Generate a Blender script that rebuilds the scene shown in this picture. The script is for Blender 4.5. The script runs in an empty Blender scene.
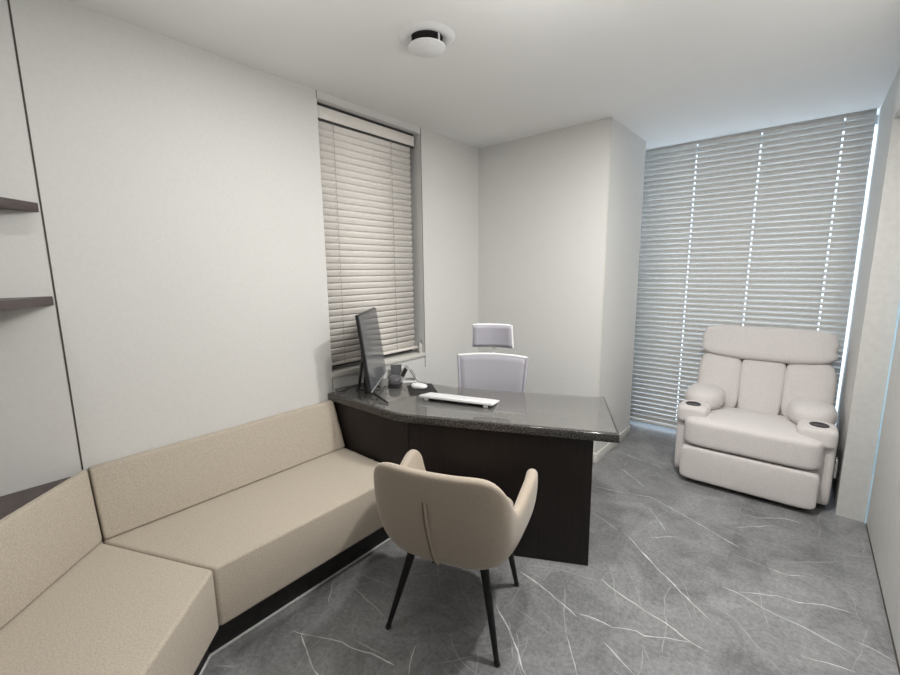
import bpy, bmesh, math, random
from mathutils import Vector, Matrix
random.seed(7)
SC = bpy.context.scene
COL = SC.collection
PI = math.pi

# ------------------------------------------------------------------ camera
YAW, PITCH, ROLL, FPX = 0.70064, 0.15816, -0.010738, 419.114
cam_d = bpy.data.cameras.new('camera')
cam = bpy.data.objects.new('camera', cam_d)
COL.objects.link(cam)
cam_d.sensor_fit = 'HORIZONTAL'
cam_d.sensor_width = 36.0
cam_d.lens = FPX * 36.0 / 900.0
cam_d.clip_start = 0.02
_f = Vector((-math.sin(YAW)*math.cos(PITCH), math.cos(YAW)*math.cos(PITCH), -math.sin(PITCH)))
_r = Vector((math.cos(YAW), math.sin(YAW), 0))
_u = _r.cross(_f)
_c, _s = math.cos(ROLL), math.sin(ROLL)
_r2 = _c*_r + _s*_u
_u2 = -_s*_r + _c*_u
cam.matrix_world = Matrix(((_r2.x, _u2.x, -_f.x, 0), (_r2.y, _u2.y, -_f.y, 0), (_r2.z, _u2.z, -_f.z, 1.55), (0, 0, 0, 1)))
SC.camera = cam

# ------------------------------------------------------------------ colour management
SC.view_settings.view_transform = 'Standard'
SC.view_settings.look = 'None'
SC.view_settings.gamma = 1.0
SC.view_settings.use_curve_mapping = False
SC.view_settings.exposure = 0.12

# ------------------------------------------------------------------ world: daylight outside the window (+y), pale room light from the open side behind
W = bpy.data.worlds.new('daylight')
SC.world = W
W.use_nodes = True
nt = W.node_tree
nt.nodes.clear()
wo = nt.nodes.new('ShaderNodeOutputWorld')
wb = nt.nodes.new('ShaderNodeBackground')
tc = nt.nodes.new('ShaderNodeTexCoord')
sx = nt.nodes.new('ShaderNodeSeparateXYZ')
rp = nt.nodes.new('ShaderNodeValToRGB')
mr = nt.nodes.new('ShaderNodeMapRange')
mr.inputs['From Min'].default_value = -1
mr.inputs['From Max'].default_value = 1
nt.links.new(tc.outputs['Generated'], sx.inputs[0])
nt.links.new(sx.outputs['Y'], mr.inputs['Value'])
nt.links.new(mr.outputs[0], rp.inputs[0])
rp.color_ramp.elements[0].position = 0.40
rp.color_ramp.elements[0].color = (0.05, 0.05, 0.048, 1)
rp.color_ramp.elements[1].position = 0.62
rp.color_ramp.elements[1].color = (1.6, 1.75, 1.9, 1)
nt.links.new(rp.outputs[0], wb.inputs['Color'])
wb.inputs['Strength'].default_value = 1.0
nt.links.new(wb.outputs[0], wo.inputs['Surface'])


def light(name, kind, loc, energy, color=(1, 1, 1), size=0.1, size_y=None, rot=None, spread=None):
    d = bpy.data.lights.new(name, kind)
    d.energy = energy
    d.color = color
    if kind == 'AREA':
        d.shape = 'RECTANGLE' if size_y else 'DISK'
        d.size = size
        if size_y:
            d.size_y = size_y
        if spread:
            d.spread = spread
    elif kind in ('POINT', 'SPOT'):
        d.shadow_soft_size = size
    o = bpy.data.objects.new(name, d)
    COL.objects.link(o)
    o.location = loc
    if rot:
        o.rotation_euler = rot
    return o


# daylight through the floor-to-ceiling window
light('window_daylight', 'AREA', (-0.5, 5.0, 1.9), 60, (0.76, 0.88, 1.0), 1.9, 2.6, (math.radians(-80), 0, 0))
# ceiling lamps of the room (the first one is just above the frame)
LAMP = (1.0, 0.985, 0.955)
for lx, ly, e in ((-1.53, 1.04, 2), (-0.74, 1.60, 16), (-0.25, 2.00, 34), (-1.5, -0.4, 4.5), (0.15, 1.2, 5)):
    light('ceiling_lamp_light', 'AREA', (lx, ly, 2.585), e, LAMP, 0.14)
# unseen point lights added to brighten the ceiling, no lamps hang here
for lx, ly, e in ((-0.75, 1.40, 5), (-1.5, 0.7, 3)):
    light('ceiling_fill_light', 'POINT', (lx, ly, 2.15), e, LAMP, 0.12)

# ------------------------------------------------------------------ materials
def mat(name, color, rough=0.6, metal=0.0, spec=0.5, noise=None, bump=None, sheen=0.0, emit=None, coat=0.0, coords='Object'):
    """noise=(scale, colour2, detail, lo, hi); bump=(scale, strength, distance)"""
    m = bpy.data.materials.new(name)
    m.use_nodes = True
    t = m.node_tree
    b = t.nodes['Principled BSDF']
    b.inputs['Base Color'].default_value = (*color, 1)
    b.inputs['Roughness'].default_value = rough
    b.inputs['Metallic'].default_value = metal
    b.inputs['Specular IOR Level'].default_value = spec
    b.inputs['Coat Weight'].default_value = coat
    b.inputs['Coat Roughness'].default_value = 0.03
    if sheen:
        b.inputs['Sheen Weight'].default_value = sheen
        b.inputs['Sheen Roughness'].default_value = 0.5
    if emit:
        b.inputs['Emission Color'].default_value = (*emit[0], 1)
        b.inputs['Emission Strength'].default_value = emit[1]
    if noise or bump:
        c = t.nodes.new('ShaderNodeTexCoord')
    if noise:
        n = t.nodes.new('ShaderNodeTexNoise')
        n.inputs['Scale'].default_value = noise[0]
        n.inputs['Detail'].default_value = noise[2]
        t.links.new(c.outputs[coords], n.inputs['Vector'])
        r = t.nodes.new('ShaderNodeValToRGB')
        r.color_ramp.elements[0].position = noise[3]
        r.color_ramp.elements[1].position = noise[4]
        r.color_ramp.elements[0].color = (*color, 1)
        r.color_ramp.elements[1].color = (*noise[1], 1)
        t.links.new(n.outputs['Fac'], r.inputs[0])
        t.links.new(r.outputs[0], b.inputs['Base Color'])
    if bump:
        n2 = t.nodes.new('ShaderNodeTexNoise')
        n2.inputs['Scale'].default_value = bump[0]
        n2.inputs['Detail'].default_value = 3
        t.links.new(c.outputs[coords], n2.inputs['Vector'])
        bp = t.nodes.new('ShaderNodeBump')
        bp.inputs['Strength'].default_value = bump[1]
        bp.inputs['Distance'].default_value = bump[2]
        t.links.new(n2.outputs['Fac'], bp.inputs['Height'])
        t.links.new(bp.outputs[0], b.inputs['Normal'])
    return m


def tint(c, k):
    return tuple(min(1, x*k) for x in c)


M = {}
WALL = (0.70, 0.694, 0.676)
M['wall'] = mat('wallpaper', WALL, 0.75, noise=(60, tint(WALL, 0.97), 4, 0.35, 0.65), bump=(220, 0.10, 0.001))
M['wall_grey'] = mat('grey_wall_panel', (0.60, 0.595, 0.575), 0.5, noise=(30, (0.56, 0.555, 0.535), 5, 0.35, 0.65))
M['ceiling'] = mat('ceiling_paint', (0.84, 0.838, 0.83), 0.9)
M['white_trim'] = mat('white_trim', (0.66, 0.65, 0.61), 0.45, noise=(20, (0.64, 0.63, 0.59), 2, .4, .6))
M['silver'] = mat('pale_metal_edge', (0.72, 0.72, 0.71), 0.4, noise=(30, (0.68, 0.68, 0.67), 2, .4, .6))
M['seam'] = mat('dark_seam', (0.055, 0.045, 0.04), 0.7, noise=(20, (0.07, 0.06, 0.05), 2, .4, .6))
M['frame_dark'] = mat('dark_window_frame', (0.03, 0.03, 0.032), 0.4, noise=(20, (0.04, 0.04, 0.042), 2, .4, .6))
M['frame_grey'] = mat('grey_window_frame', (0.30, 0.32, 0.34), 0.4, noise=(20, (0.28, 0.30, 0.32), 2, .4, .6))
M['steel'] = mat('brushed_trim', (0.75, 0.75, 0.74), 0.3, 1.0, noise=(40, (0.65, 0.65, 0.65), 2, .4, .6))
M['blue_strip'] = mat('pale_blue_painted_glint', (0.50, 0.74, 0.92), 0.3, noise=(8, (0.58, 0.80, 0.95), 2, .4, .6))  # blue base colour stands in for the bluish light along the corner edge
M['blind_beige'] = mat('beige_slat', (0.80, 0.76, 0.715), 0.5, noise=(30, (0.77, 0.73, 0.685), 3, .4, .6))
M['blind_grey'] = mat('grey_slat', (0.66, 0.645, 0.62), 0.42, noise=(30, (0.63, 0.615, 0.59), 3, .4, .6))
M['cord'] = mat('blind_cord', (0.42, 0.38, 0.33), 0.8, noise=(90, (0.36, 0.33, 0.29), 2, .4, .6))
M['cord_pale'] = mat('pale_blind_cord', (0.62, 0.62, 0.62), 0.8, noise=(90, (0.55, 0.55, 0.55), 2, .4, .6))
SOFA = (0.52, 0.455, 0.375)
M['sofa'] = mat('beige_sofa_fabric', SOFA, 0.9, spec=0.2, noise=(170, tint(SOFA, 0.80), 5, 0.35, 0.68), bump=(260, 0.35, 0.002), sheen=0.15)
CH = (0.43, 0.365, 0.295)
M['chair'] = mat('beige_chair_fabric', CH, 0.85, spec=0.2, noise=(230, tint(CH, 0.86), 4, 0.35, 0.65), bump=(350, 0.25, 0.001), sheen=0.25)
M['chair_welt'] = mat('tan_welt', (0.22, 0.18, 0.14), 0.8, noise=(90, (0.19, 0.155, 0.12), 2, .4, .6))
REC = (0.68, 0.64, 0.625)
M['rec'] = mat('pale_pink_linen', REC, 0.85, spec=0.25, noise=(140, tint(REC, 0.89), 5, 0.35, 0.68), bump=(200, 0.25, 0.002), sheen=0.2)
M['rec_dark'] = mat('seam_shadow_piping', (0.46, 0.41, 0.39), 0.9, noise=(90, (0.42, 0.37, 0.35), 2, .4, .6))
M['black'] = mat('black_plastic', (0.012, 0.012, 0.013), 0.35, noise=(60, (0.018, 0.018, 0.019), 2, .4, .6))
M['black_matte'] = mat('black_matte', (0.014, 0.013, 0.013), 0.75, noise=(200, (0.022, 0.021, 0.021), 2, .4, .6))
M['kick'] = mat('dark_plinth', (0.008, 0.007, 0.007), 0.6, noise=(30, (0.016, 0.014, 0.013), 2, .4, .6))
M['black_leg'] = mat('black_leg_paint', (0.008, 0.008, 0.009), 0.4, spec=0.3, noise=(60, (0.014, 0.014, 0.015), 2, .4, .6))
M['white_plastic'] = mat('white_plastic', (0.82, 0.82, 0.82), 0.3, noise=(30, (0.79, 0.79, 0.80), 2, .4, .6))
M['grey_plastic'] = mat('dark_grey_plastic', (0.07, 0.07, 0.075), 0.35, noise=(60, (0.09, 0.09, 0.095), 2, .4, .6))
M['mid_grey'] = mat('mid_grey_plastic', (0.30, 0.30, 0.31), 0.5, noise=(60, (0.27, 0.27, 0.28), 2, .4, .6))
M['shelf'] = mat('umber_shelf_board', (0.075, 0.058, 0.056), 0.5, noise=(14, (0.095, 0.075, 0.07), 5, .35, .65))
M['wood_dark'] = mat('espresso_desk_panel', (0.010, 0.0070, 0.0064), 0.45, spec=0.3, noise=(9, (0.018, 0.0118, 0.0102), 6, .3, .7))
M['screen'] = mat('dark_glossy_screen', (0.10, 0.105, 0.115), 0.14, spec=0.8, noise=(4, (0.12, 0.125, 0.135), 2, .4, .6))
M['paper'] = mat('white_card', (0.80, 0.80, 0.79), 0.7, noise=(30, (0.77, 0.77, 0.76), 2, .4, .6))
M['lens'] = mat('lamp_lens', (0.9, 0.9, 0.88), 0.5, emit=((1, 0.97, 0.92), 14), noise=(30, (0.88, 0.88, 0.86), 2, .4, .6))
M['vein2'] = mat('vein_bright', (0.68, 0.68, 0.675), 0.45, noise=(25, (0.42, 0.42, 0.42), 3, .35, .7))
M['vein1'] = mat('vein_faint', (0.37, 0.37, 0.37), 0.45, noise=(25, (0.26, 0.26, 0.26), 3, .35, .7))


def stretch(m, sx_, sy_, sz_):
    t = m.node_tree
    n = [x for x in t.nodes if x.type == 'TEX_NOISE'][0]
    c = [x for x in t.nodes if x.type == 'TEX_COORD'][0]
    mp = t.nodes.new('ShaderNodeMapping')
    mp.inputs['Scale'].default_value = (sx_, sy_, sz_)
    t.links.new(c.outputs['Object'], mp.inputs[0])
    t.links.new(mp.outputs[0], n.inputs['Vector'])


stretch(M['wood_dark'], 9, 9, 0.6)
stretch(M['shelf'], 1, 1, 8)

# polished granite desk top
m = mat('polished_granite', (0.024, 0.021, 0.020), 0.12, spec=0.5, noise=(190, (0.13, 0.125, 0.118), 3, 0.46, 0.70))
M['granite'] = m
# clear sheet of glass lying on the desk / window panes
def glass(name, tintc, gloss=0.02, ior=1.5, film=0.0):
    g = bpy.data.materials.new(name)
    g.use_nodes = True
    t = g.node_tree
    t.nodes.clear()
    o = t.nodes.new('ShaderNodeOutputMaterial')
    mx = t.nodes.new('ShaderNodeMixShader')
    fr = t.nodes.new('ShaderNodeFresnel')
    fr.inputs['IOR'].default_value = ior
    tr = t.nodes.new('ShaderNodeBsdfTransparent')
    tr.inputs['Color'].default_value = (*tintc, 1)
    gl = t.nodes.new('ShaderNodeBsdfGlossy')
    gl.inputs['Roughness'].default_value = gloss
    ge = t.nodes.new('ShaderNodeNewGeometry')
    iv = t.nodes.new('ShaderNodeMath')
    iv.operation = 'SUBTRACT'
    iv.inputs[0].default_value = 1.0
    t.links.new(ge.outputs['Backfacing'], iv.inputs[1])
    mu_ = t.nodes.new('ShaderNodeMath')
    mu_.operation = 'MULTIPLY'
    t.links.new(fr.outputs[0], mu_.inputs[0])
    t.links.new(iv.outputs[0], mu_.inputs[1])
    t.links.new(mu_.outputs[0], mx.inputs[0])
    if film:
        df = t.nodes.new('ShaderNodeBsdfDiffuse')
        df.inputs['Color'].default_value = (0.62, 0.61, 0.59, 1)
        m0 = t.nodes.new('ShaderNodeMixShader')
        m0.inputs[0].default_value = film
        t.links.new(tr.outputs[0], m0.inputs[1])
        t.links.new(df.outputs[0], m0.inputs[2])
        t.links.new(m0.outputs[0], mx.inputs[1])
    else:
        t.links.new(tr.outputs[0], mx.inputs[1])
    t.links.new(gl.outputs[0], mx.inputs[2])
    t.links.new(mx.outputs[0], o.inputs[0])
    return g
M['pane'] = glass('window_glass', (0.93, 0.97, 1.0))
M['desk_glass'] = glass('desk_glass_sheet', (0.95, 0.95, 0.94), 0.012, 2.1, 0.10)
M['dark_pane'] = mat('dark_night_glass', (0.02, 0.02, 0.022), 0.1, noise=(5, (0.025, 0.025, 0.027), 2, .4, .6))

# see-through office mesh
def mesh_fabric(name, color, alpha):
    g = mat(name, color, 0.8, noise=(300, tint(color, 0.9), 2, .4, .6))
    t = g.node_tree
    b = t.nodes['Principled BSDF']
    b.inputs['Alpha'].default_value = alpha
    return g
M['mesh'] = mesh_fabric('lavender_grey_mesh', (0.42, 0.41, 0.455), 0.84)
M['mesh_dark'] = mesh_fabric('headrest_mesh', (0.40, 0.39, 0.44), 1.0)

# marble floor tiles
def floor_mat():
    m = bpy.data.materials.new('grey_marble_tiles')
    m.use_nodes = True
    t = m.node_tree
    b = t.nodes['Principled BSDF']
    b.inputs['Roughness'].default_value = 0.42
    b.inputs['Specular IOR Level'].default_value = 0.45
    c = t.nodes.new('ShaderNodeTexCoord')
    mp = t.nodes.new('ShaderNodeMapping')
    mp.inputs['Rotation'].default_value = (0, 0, PI/2)
    mp.inputs['Location'].default_value = (0.15, 0.18 + 0.47*8, 0)
    t.links.new(c.outputs['Object'], mp.inputs[0])
    br = t.nodes.new('ShaderNodeTexBrick')
    br.inputs['Scale'].default_value = 1.0
    br.inputs['Brick Width'].default_value = 0.94
    br.inputs['Row Height'].default_value = 0.47
    br.inputs['Mortar Size'].default_value = 0.0006
    br.inputs['Mortar Smooth'].default_value = 0.3
    br.inputs['Color1'].default_value = (0.84, 0.84, 0.84, 1)
    br.inputs['Color2'].default_value = (1.06, 1.06, 1.07, 1)
    br.inputs['Mortar'].default_value = (0.78, 0.78, 0.78, 1)
    t.links.new(mp.outputs[0], br.inputs['Vector'])
    n = t.nodes.new('ShaderNodeTexNoise')
    n.inputs['Scale'].default_value = 3.2
    n.inputs['Detail'].default_value = 9
    n.inputs['Roughness'].default_value = 0.68
    n.inputs['Distortion'].default_value = 0.8
    t.links.new(c.outputs['Object'], n.inputs['Vector'])
    r = t.nodes.new('ShaderNodeValToRGB')
    r.color_ramp.elements[0].position = 0.32
    r.color_ramp.elements[0].color = (0.140, 0.140, 0.142, 1)
    r.color_ramp.elements[1].position = 0.70
    r.color_ramp.elements[1].color = (0.300, 0.300, 0.302, 1)
    t.links.new(n.outputs['Fac'], r.inputs[0])
    n3 = t.nodes.new('ShaderNodeTexNoise')
    n3.inputs['Scale'].default_value = 55
    n3.inputs['Detail'].default_value = 6
    n3.inputs['Roughness'].default_value = 0.75
    t.links.new(c.outputs['Object'], n3.inputs['Vector'])
    mr_ = t.nodes.new('ShaderNodeMapRange')
    mr_.inputs['From Min'].default_value = 0.3
    mr_.inputs['From Max'].default_value = 0.7
    mr_.inputs['To Min'].default_value = 0.66
    mr_.inputs['To Max'].default_value = 1.34
    t.links.new(n3.outputs['Fac'], mr_.inputs['Value'])
    m1 = t.nodes.new('ShaderNodeMix')
    m1.data_type = 'RGBA'
    m1.blend_type = 'MULTIPLY'
    m1.inputs['Factor'].default_value = 1
    t.links.new(r.outputs[0], m1.inputs['A'])
    t.links.new(br.outputs['Color'], m1.inputs['B'])
    m2 = t.nodes.new('ShaderNodeMix')
    m2.data_type = 'RGBA'
    m2.blend_type = 'MULTIPLY'
    m2.inputs['Factor'].default_value = 1
    t.links.new(m1.outputs['Result'], m2.inputs['A'])
    t.links.new(mr_.outputs[0], m2.inputs['B'])
    t.links.new(m2.outputs['Result'], b.inputs['Base Color'])
    return m
M['floor'] = floor_mat()

# ------------------------------------------------------------------ helpers
def link(name, bm, m, parent=None, smooth=False, bevel=0, seg=2, subsurf=0, solid=0, angle=35, mats=None):
    me = bpy.data.meshes.new(name)
    bmesh.ops.recalc_face_normals(bm, faces=bm.faces)
    bm.to_mesh(me)
    bm.free()
    o = bpy.data.objects.new(name, me)
    COL.objects.link(o)
    for k in (mats or [m]):
        me.materials.append(k)
    if parent:
        o.parent = parent
    if solid:
        md = o.modifiers.new('thickness', 'SOLIDIFY')
        md.thickness = solid
        md.offset = 0
    if bevel:
        md = o.modifiers.new('bevel', 'BEVEL')
        md.width = bevel
        md.segments = seg
        md.limit_method = 'ANGLE'
        md.angle_limit = math.radians(30)
    if subsurf:
        md = o.modifiers.new('subsurf', 'SUBSURF')
        md.levels = subsurf
        md.render_levels = subsurf
    if smooth or bevel or subsurf:
        for p in me.polygons:
            p.use_smooth = True
        if smooth and not subsurf and not bevel:
            me.set_sharp_from_angle(angle=math.radians(angle))
    return o


def tag(o, label=None, cat=None, group=None, kind=None):
    if label:
        o['label'] = label
    if cat:
        o['category'] = cat
    if group:
        o['group'] = group
    if kind:
        o['kind'] = kind
    return o


def thing(name, label, cat, loc=(0, 0, 0), rz=0, group=None):
    o = bpy.data.objects.new(name, None)
    COL.objects.link(o)
    o.empty_display_size = 0.1
    o.location = loc
    o.rotation_euler = (0, 0, rz)
    return tag(o, label, cat, group)


def struct(name, bm, m, parent=None, label=None, **k):
    o = link(name, bm, m, parent, **k)
    if not parent:
        o['kind'] = 'structure'
    if label:
        o['label'] = label
    return o


def box(bm, x0, x1, y0, y1, z0, z1, mi=0):
    vs = [bm.verts.new(p) for p in ((x0, y0, z0), (x1, y0, z0), (x1, y1, z0), (x0, y1, z0), (x0, y0, z1), (x1, y0, z1), (x1, y1, z1), (x0, y1, z1))]
    for f in ((0, 3, 2, 1), (4, 5, 6, 7), (0, 1, 5, 4), (1, 2, 6, 5), (2, 3, 7, 6), (3, 0, 4, 7)):
        bm.faces.new([vs[i] for i in f]).material_index = mi
    return vs


def B(*a):
    bm = bmesh.new()
    box(bm, *a)
    return bm


def prism(bm, pts, z0, z1):
    lo = [bm.verts.new((x, y, z0)) for x, y in pts]
    hi = [bm.verts.new((x, y, z1)) for x, y in pts]
    n = len(pts)
    bm.faces.new(lo[::-1])
    bm.faces.new(hi)
    for i in range(n):
        bm.faces.new((lo[i], lo[(i+1) % n], hi[(i+1) % n], hi[i]))


def P(pts, z0, z1):
    bm = bmesh.new()
    prism(bm, pts, z0, z1)
    return bm


def tube(bm, pts, rad, n=10, cap=True):
    """round bar along points; rad a number or a list"""
    pts = [Vector(p) for p in pts]
    rings = []
    up0 = None
    for i, p in enumerate(pts):
        a = pts[max(i-1, 0)]
        b = pts[min(i+1, len(pts)-1)]
        d = (b-a).normalized()
        if up0 is None:
            up0 = Vector((0, 0, 1)) if abs(d.z) < 0.9 else Vector((1, 0, 0))
        s = d.cross(up0).normalized()
        u = s.cross(d).normalized()
        up0 = u
        r = rad[i] if isinstance(rad, (list, tuple)) else rad
        rings.append([bm.verts.new(p + s*math.cos(2*PI*k/n)*r + u*math.sin(2*PI*k/n)*r) for k in range(n)])
    for i in range(len(rings)-1):
        for k in range(n):
            bm.faces.new((rings[i][k], rings[i][(k+1) % n], rings[i+1][(k+1) % n], rings[i+1][k]))
    if cap:
        bm.faces.new(rings[0][::-1])
        bm.faces.new(rings[-1])


def T(pts, rad, n=10):
    bm = bmesh.new()
    tube(bm, pts, rad, n)
    return bm


def lathe(prof, n=40, center=(0, 0, 0)):
    bm = bmesh.new()
    cx, cy, cz = center
    rings = []
    for r, z in prof:
        if r < 1e-5:
            rings.append([bm.verts.new((cx, cy, cz+z))])
        else:
            rings.append([bm.verts.new((cx+r*math.cos(2*PI*k/n), cy+r*math.sin(2*PI*k/n), cz+z)) for k in range(n)])
    for a, b in zip(rings, rings[1:]):
        for k in range(n):
            k2 = (k+1) % n
            if len(a) == 1 and len(b) == 1:
                continue
            if len(a) == 1:
                bm.faces.new((a[0], b[k2], b[k]))
            elif len(b) == 1:
                bm.faces.new((a[k], a[k2], b[0]))
            else:
                bm.faces.new((a[k], a[k2], b[k2], b[k]))
    return bm


def soft(cx, cy, cz, sx_, sy_, sz_, p=6.0, n=12, warp=None):
    """upholstered block: a cube swollen to a rounded, slightly puffy shape; sizes are full sizes"""
    bm = bmesh.new()
    bmesh.ops.create_cube(bm, size=2.0)
    bmesh.ops.subdivide_edges(bm, edges=bm.edges[:], cuts=n, use_grid_fill=True)
    for v in bm.verts:
        c = v.co
        # push grid points towards the edges so that rounding has points to work with
        q = Vector([math.copysign(abs(t)**0.75, t) for t in c])
        nrm = (abs(q.x)**p + abs(q.y)**p + abs(q.z)**p) ** (1.0/p)
        q = q / nrm
        r = Vector((q.x*sx_/2, q.y*sy_/2, q.z*sz_/2))
        if warp:
            r = warp(r, q)
        v.co = Vector((cx, cy, cz)) + r
    return bm


def quad_strip(bm, pts, w0, z):
    """tapered flat ribbon along floor points"""
    n = len(pts)
    prev = None
    for i, p in enumerate(pts):
        a = Vector(pts[max(i-1, 0)])
        b = Vector(pts[min(i+1, n-1)])
        d = (b-a).normalized()
        s = Vector((-d.y, d.x))
        w = w0 * (0.45 + 0.75*random.random())
        if i in (0, n-1):
            w = w0*0.2
        L = bm.verts.new((p[0]+s.x*w/2, p[1]+s.y*w/2, z))
        Rr = bm.verts.new((p[0]-s.x*w/2, p[1]-s.y*w/2, z))
        if prev:
            bm.faces.new((prev[0], prev[1], Rr, L))
        prev = (L, Rr)

VEINS = [
 (3,[(-1.535,0.795),(-1.443,0.766),(-1.375,0.744),(-1.311,0.734),(-1.239,0.716)]),
 (2,[(-1.581,0.779),(-1.519,0.801),(-1.444,0.841),(-1.36,0.882),(-1.309,0.89),(-1.224,0.926),(-1.158,0.941),(-1.111,0.952)]),
 (1,[(-1.444,0.841),(-1.434,0.76),(-1.395,0.679)]),
 (2,[(-1.575,1.109),(-1.43,1.096),(-1.324,1.086)]),
 (1,[(-1.672,1.177),(-1.547,1.207),(-1.422,1.23)]),
 (2,[(-1.701,1.08),(-1.637,1.017),(-1.589,0.969)]),
 (1,[(-1.453,1.069),(-1.392,0.965),(-1.347,0.913)]),
 (1,[(-1.336,0.922),(-1.24,0.94),(-1.156,0.963)]),
 (1,[(-1.669,0.489),(-1.602,0.538),(-1.574,0.605)]),
 (3,[(-0.972,1.468),(-0.888,1.411),(-0.805,1.349),(-0.729,1.28),(-0.688,1.248)]),
 (3,[(-0.993,1.726),(-0.876,1.706),(-0.74,1.667),(-0.649,1.636)]),
 (2,[(-1.109,1.068),(-1.082,1.018),(-1.037,0.96)]),
 (2,[(-0.64,1.515),(-0.585,1.441),(-0.535,1.374)]),
 (1,[(-0.984,1.8),(-0.861,1.864),(-0.705,1.901),(-0.645,1.907)]),
 (1,[(-0.771,1.772),(-0.681,1.58),(-0.639,1.501)]),
 (1,[(-0.663,1.656),(-0.557,1.673)]),
 (1,[(-0.938,1.634),(-0.922,1.528),(-0.934,1.461)]),
 (1,[(-0.882,1.432),(-0.757,1.271)]),
 (1,[(-1.18,0.937),(-1.114,0.95)]),
 (1,[(-0.937,1.11),(-0.871,1.097)]),
 (1,[(-1.323,1.227),(-1.209,1.311)]),
 (1,[(-1.092,3.317),(-0.981,3.224)]),
 (3,[(-0.981,3.224),(-0.846,3.126),(-0.745,3.038)]),
 (2,[(-1.113,3.523),(-0.939,3.488),(-0.777,3.455),(-0.694,3.413)]),
 (2,[(-1.039,2.819),(-0.86,2.856),(-0.679,2.918),(-0.477,2.834),(-0.332,2.761),(-0.222,2.702),(-0.141,2.665)]),
 (2,[(-0.655,2.779),(-0.565,2.664),(-0.489,2.557)]),
 (2,[(-0.556,2.453),(-0.435,2.552)]),
 (2,[(-0.922,2.488),(-0.825,2.453),(-0.72,2.394)]),
 (3,[(-0.658,2.382),(-0.567,2.296),(-0.505,2.241)]),
 (1,[(-0.606,3.15),(-0.482,3.162),(-0.342,3.191)]),
 (1,[(-0.76,3.447),(-0.689,3.333)]),
 (1,[(-1.014,3.577),(-0.972,3.414),(-0.968,3.279)]),
 (1,[(-0.46,2.805),(-0.392,2.712)]),
 (3,[(-0.565,2.297),(-0.44,2.187),(-0.357,2.128),(-0.259,2.046),(-0.176,1.991)]),
 (3,[(-0.65,1.937),(-0.556,1.901),(-0.426,1.867),(-0.335,1.853),(-0.231,1.815),(-0.162,1.809)]),
 (1,[(-0.366,2.112),(-0.374,2.003),(-0.35,1.901),(-0.325,1.842),(-0.305,1.68)]),
 (2,[(-0.644,1.66),(-0.581,1.678),(-0.507,1.68),(-0.418,1.728),(-0.386,1.724),(-0.309,1.775),(-0.224,1.815)]),
 (3,[(-0.509,1.584),(-0.438,1.549),(-0.363,1.515)]),
 (1,[(-0.652,2.07),(-0.585,1.933),(-0.523,1.815)]),
 (1,[(-0.38,1.675),(-0.334,1.613)]),
 (1,[(-0.741,1.889),(-0.646,1.924)]),
 (3,[(-0.177,2.263),(-0.097,2.259),(-0.005,2.224),(0.115,2.211),(0.224,2.183),(0.293,2.163)]),
 (1,[(-0.159,2.087),(-0.098,2.072),(-0.006,1.962),(0.073,1.881)]),
 (2,[(-0.109,2.271),(0.036,2.358),(0.113,2.369),(0.205,2.425),(0.311,2.445)]),
 (2,[(0.295,2.253),(0.36,2.248),(0.416,2.223)]),
 (2,[(0.125,2.025),(0.212,2.052),(0.291,2.068)]),
 (1,[(0.224,2.183),(0.267,2.105)]),
 (2,[(-0.185,3.072),(-0.085,3.08),(0.027,3.171),(0.127,3.181)]),
 (2,[(-0.185,2.877),(0.001,3.045)]),
 (1,[(-0.034,2.364),(-0.015,2.234),(0.026,2.086)]),
 (2,[(-0.016,2.567),(0.069,2.563),(0.14,2.609)]),
 (1,[(0.296,2.952),(0.417,3.019)]),
 (1,[(0.066,2.685),(0.287,2.865)]),
 (1,[(-0.176,2.58),(-0.016,2.567)]),
]

# ================================================================== ROOM
H = 2.617
XL, XR = -2.33, 0.42
YB = 3.185           # wall behind the desk
YW = 4.47            # window plane
YC = -1.6            # how far the shell runs behind the camera
WY0, WY1, WZ0, WZ1 = 1.555, 2.44, 0.892, 2.575   # small window opening

# floor with its veins
bm = bmesh.new()
f = [bm.verts.new(p) for p in ((-3.2, -2.2, 0), (0.7, -2.2, 0), (0.7, YW+0.2, 0), (-3.2, YW+0.2, 0))]
bm.faces.new(f).material_index = 0
for wt, pts in VEINS:
    # a natural, slightly wandering line through the given points
    fine = []
    for a, b in zip(pts, pts[1:]):
        L = math.hypot(b[0]-a[0], b[1]-a[1])
        k = max(2, int(L/0.035))
        for i in range(k):
            t = i/k
            j = 0.0035 if i else 0.0
            fine.append((a[0]+(b[0]-a[0])*t+random.uniform(-j, j), a[1]+(b[1]-a[1])*t+random.uniform(-j, j)))
    fine.append(pts[-1])
    n0 = len(bm.faces)
    quad_strip(bm, fine, {3: 0.0062, 2: 0.0052, 1: 0.0052}[wt], 0.0004 + 0.0001*wt)
    bm.faces.ensure_lookup_table()
    for fc in bm.faces[n0:]:
        fc.material_index = 1 if wt >= 2 else 2
for _k in range(70):
    # fainter secondary veining all over the stone
    x, y = random.uniform(-1.7, 0.42), random.uniform(0.3, 4.3)
    a = math.radians(random.choice((-50, -35, -62, -20, 70)) + random.uniform(-12, 12))
    pts = [(x, y)]
    for i in range(random.randint(4, 11)):
        a += random.uniform(-0.28, 0.28)
        x += 0.04*math.cos(a)
        y += 0.04*math.sin(a)
        pts.append((x, y))
    if all(-1.70 < p[0] < 0.415 and p[1] < 4.4 for p in pts):
        n0 = len(bm.faces)
        quad_strip(bm, pts, 0.0032, 0.0003)
        bm.faces.ensure_lookup_table()
        for fc in bm.faces[n0:]:
            fc.material_index = 2
me_floor = link('floor', bm, M['floor'], mats=[M['floor'], M['vein2'], M['vein1']])
tag(me_floor, kind='structure')

struct('ceiling', B(-3.2, 0.7, -2.2, YW+0.2, H, H+0.1), M['ceiling'])

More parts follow.
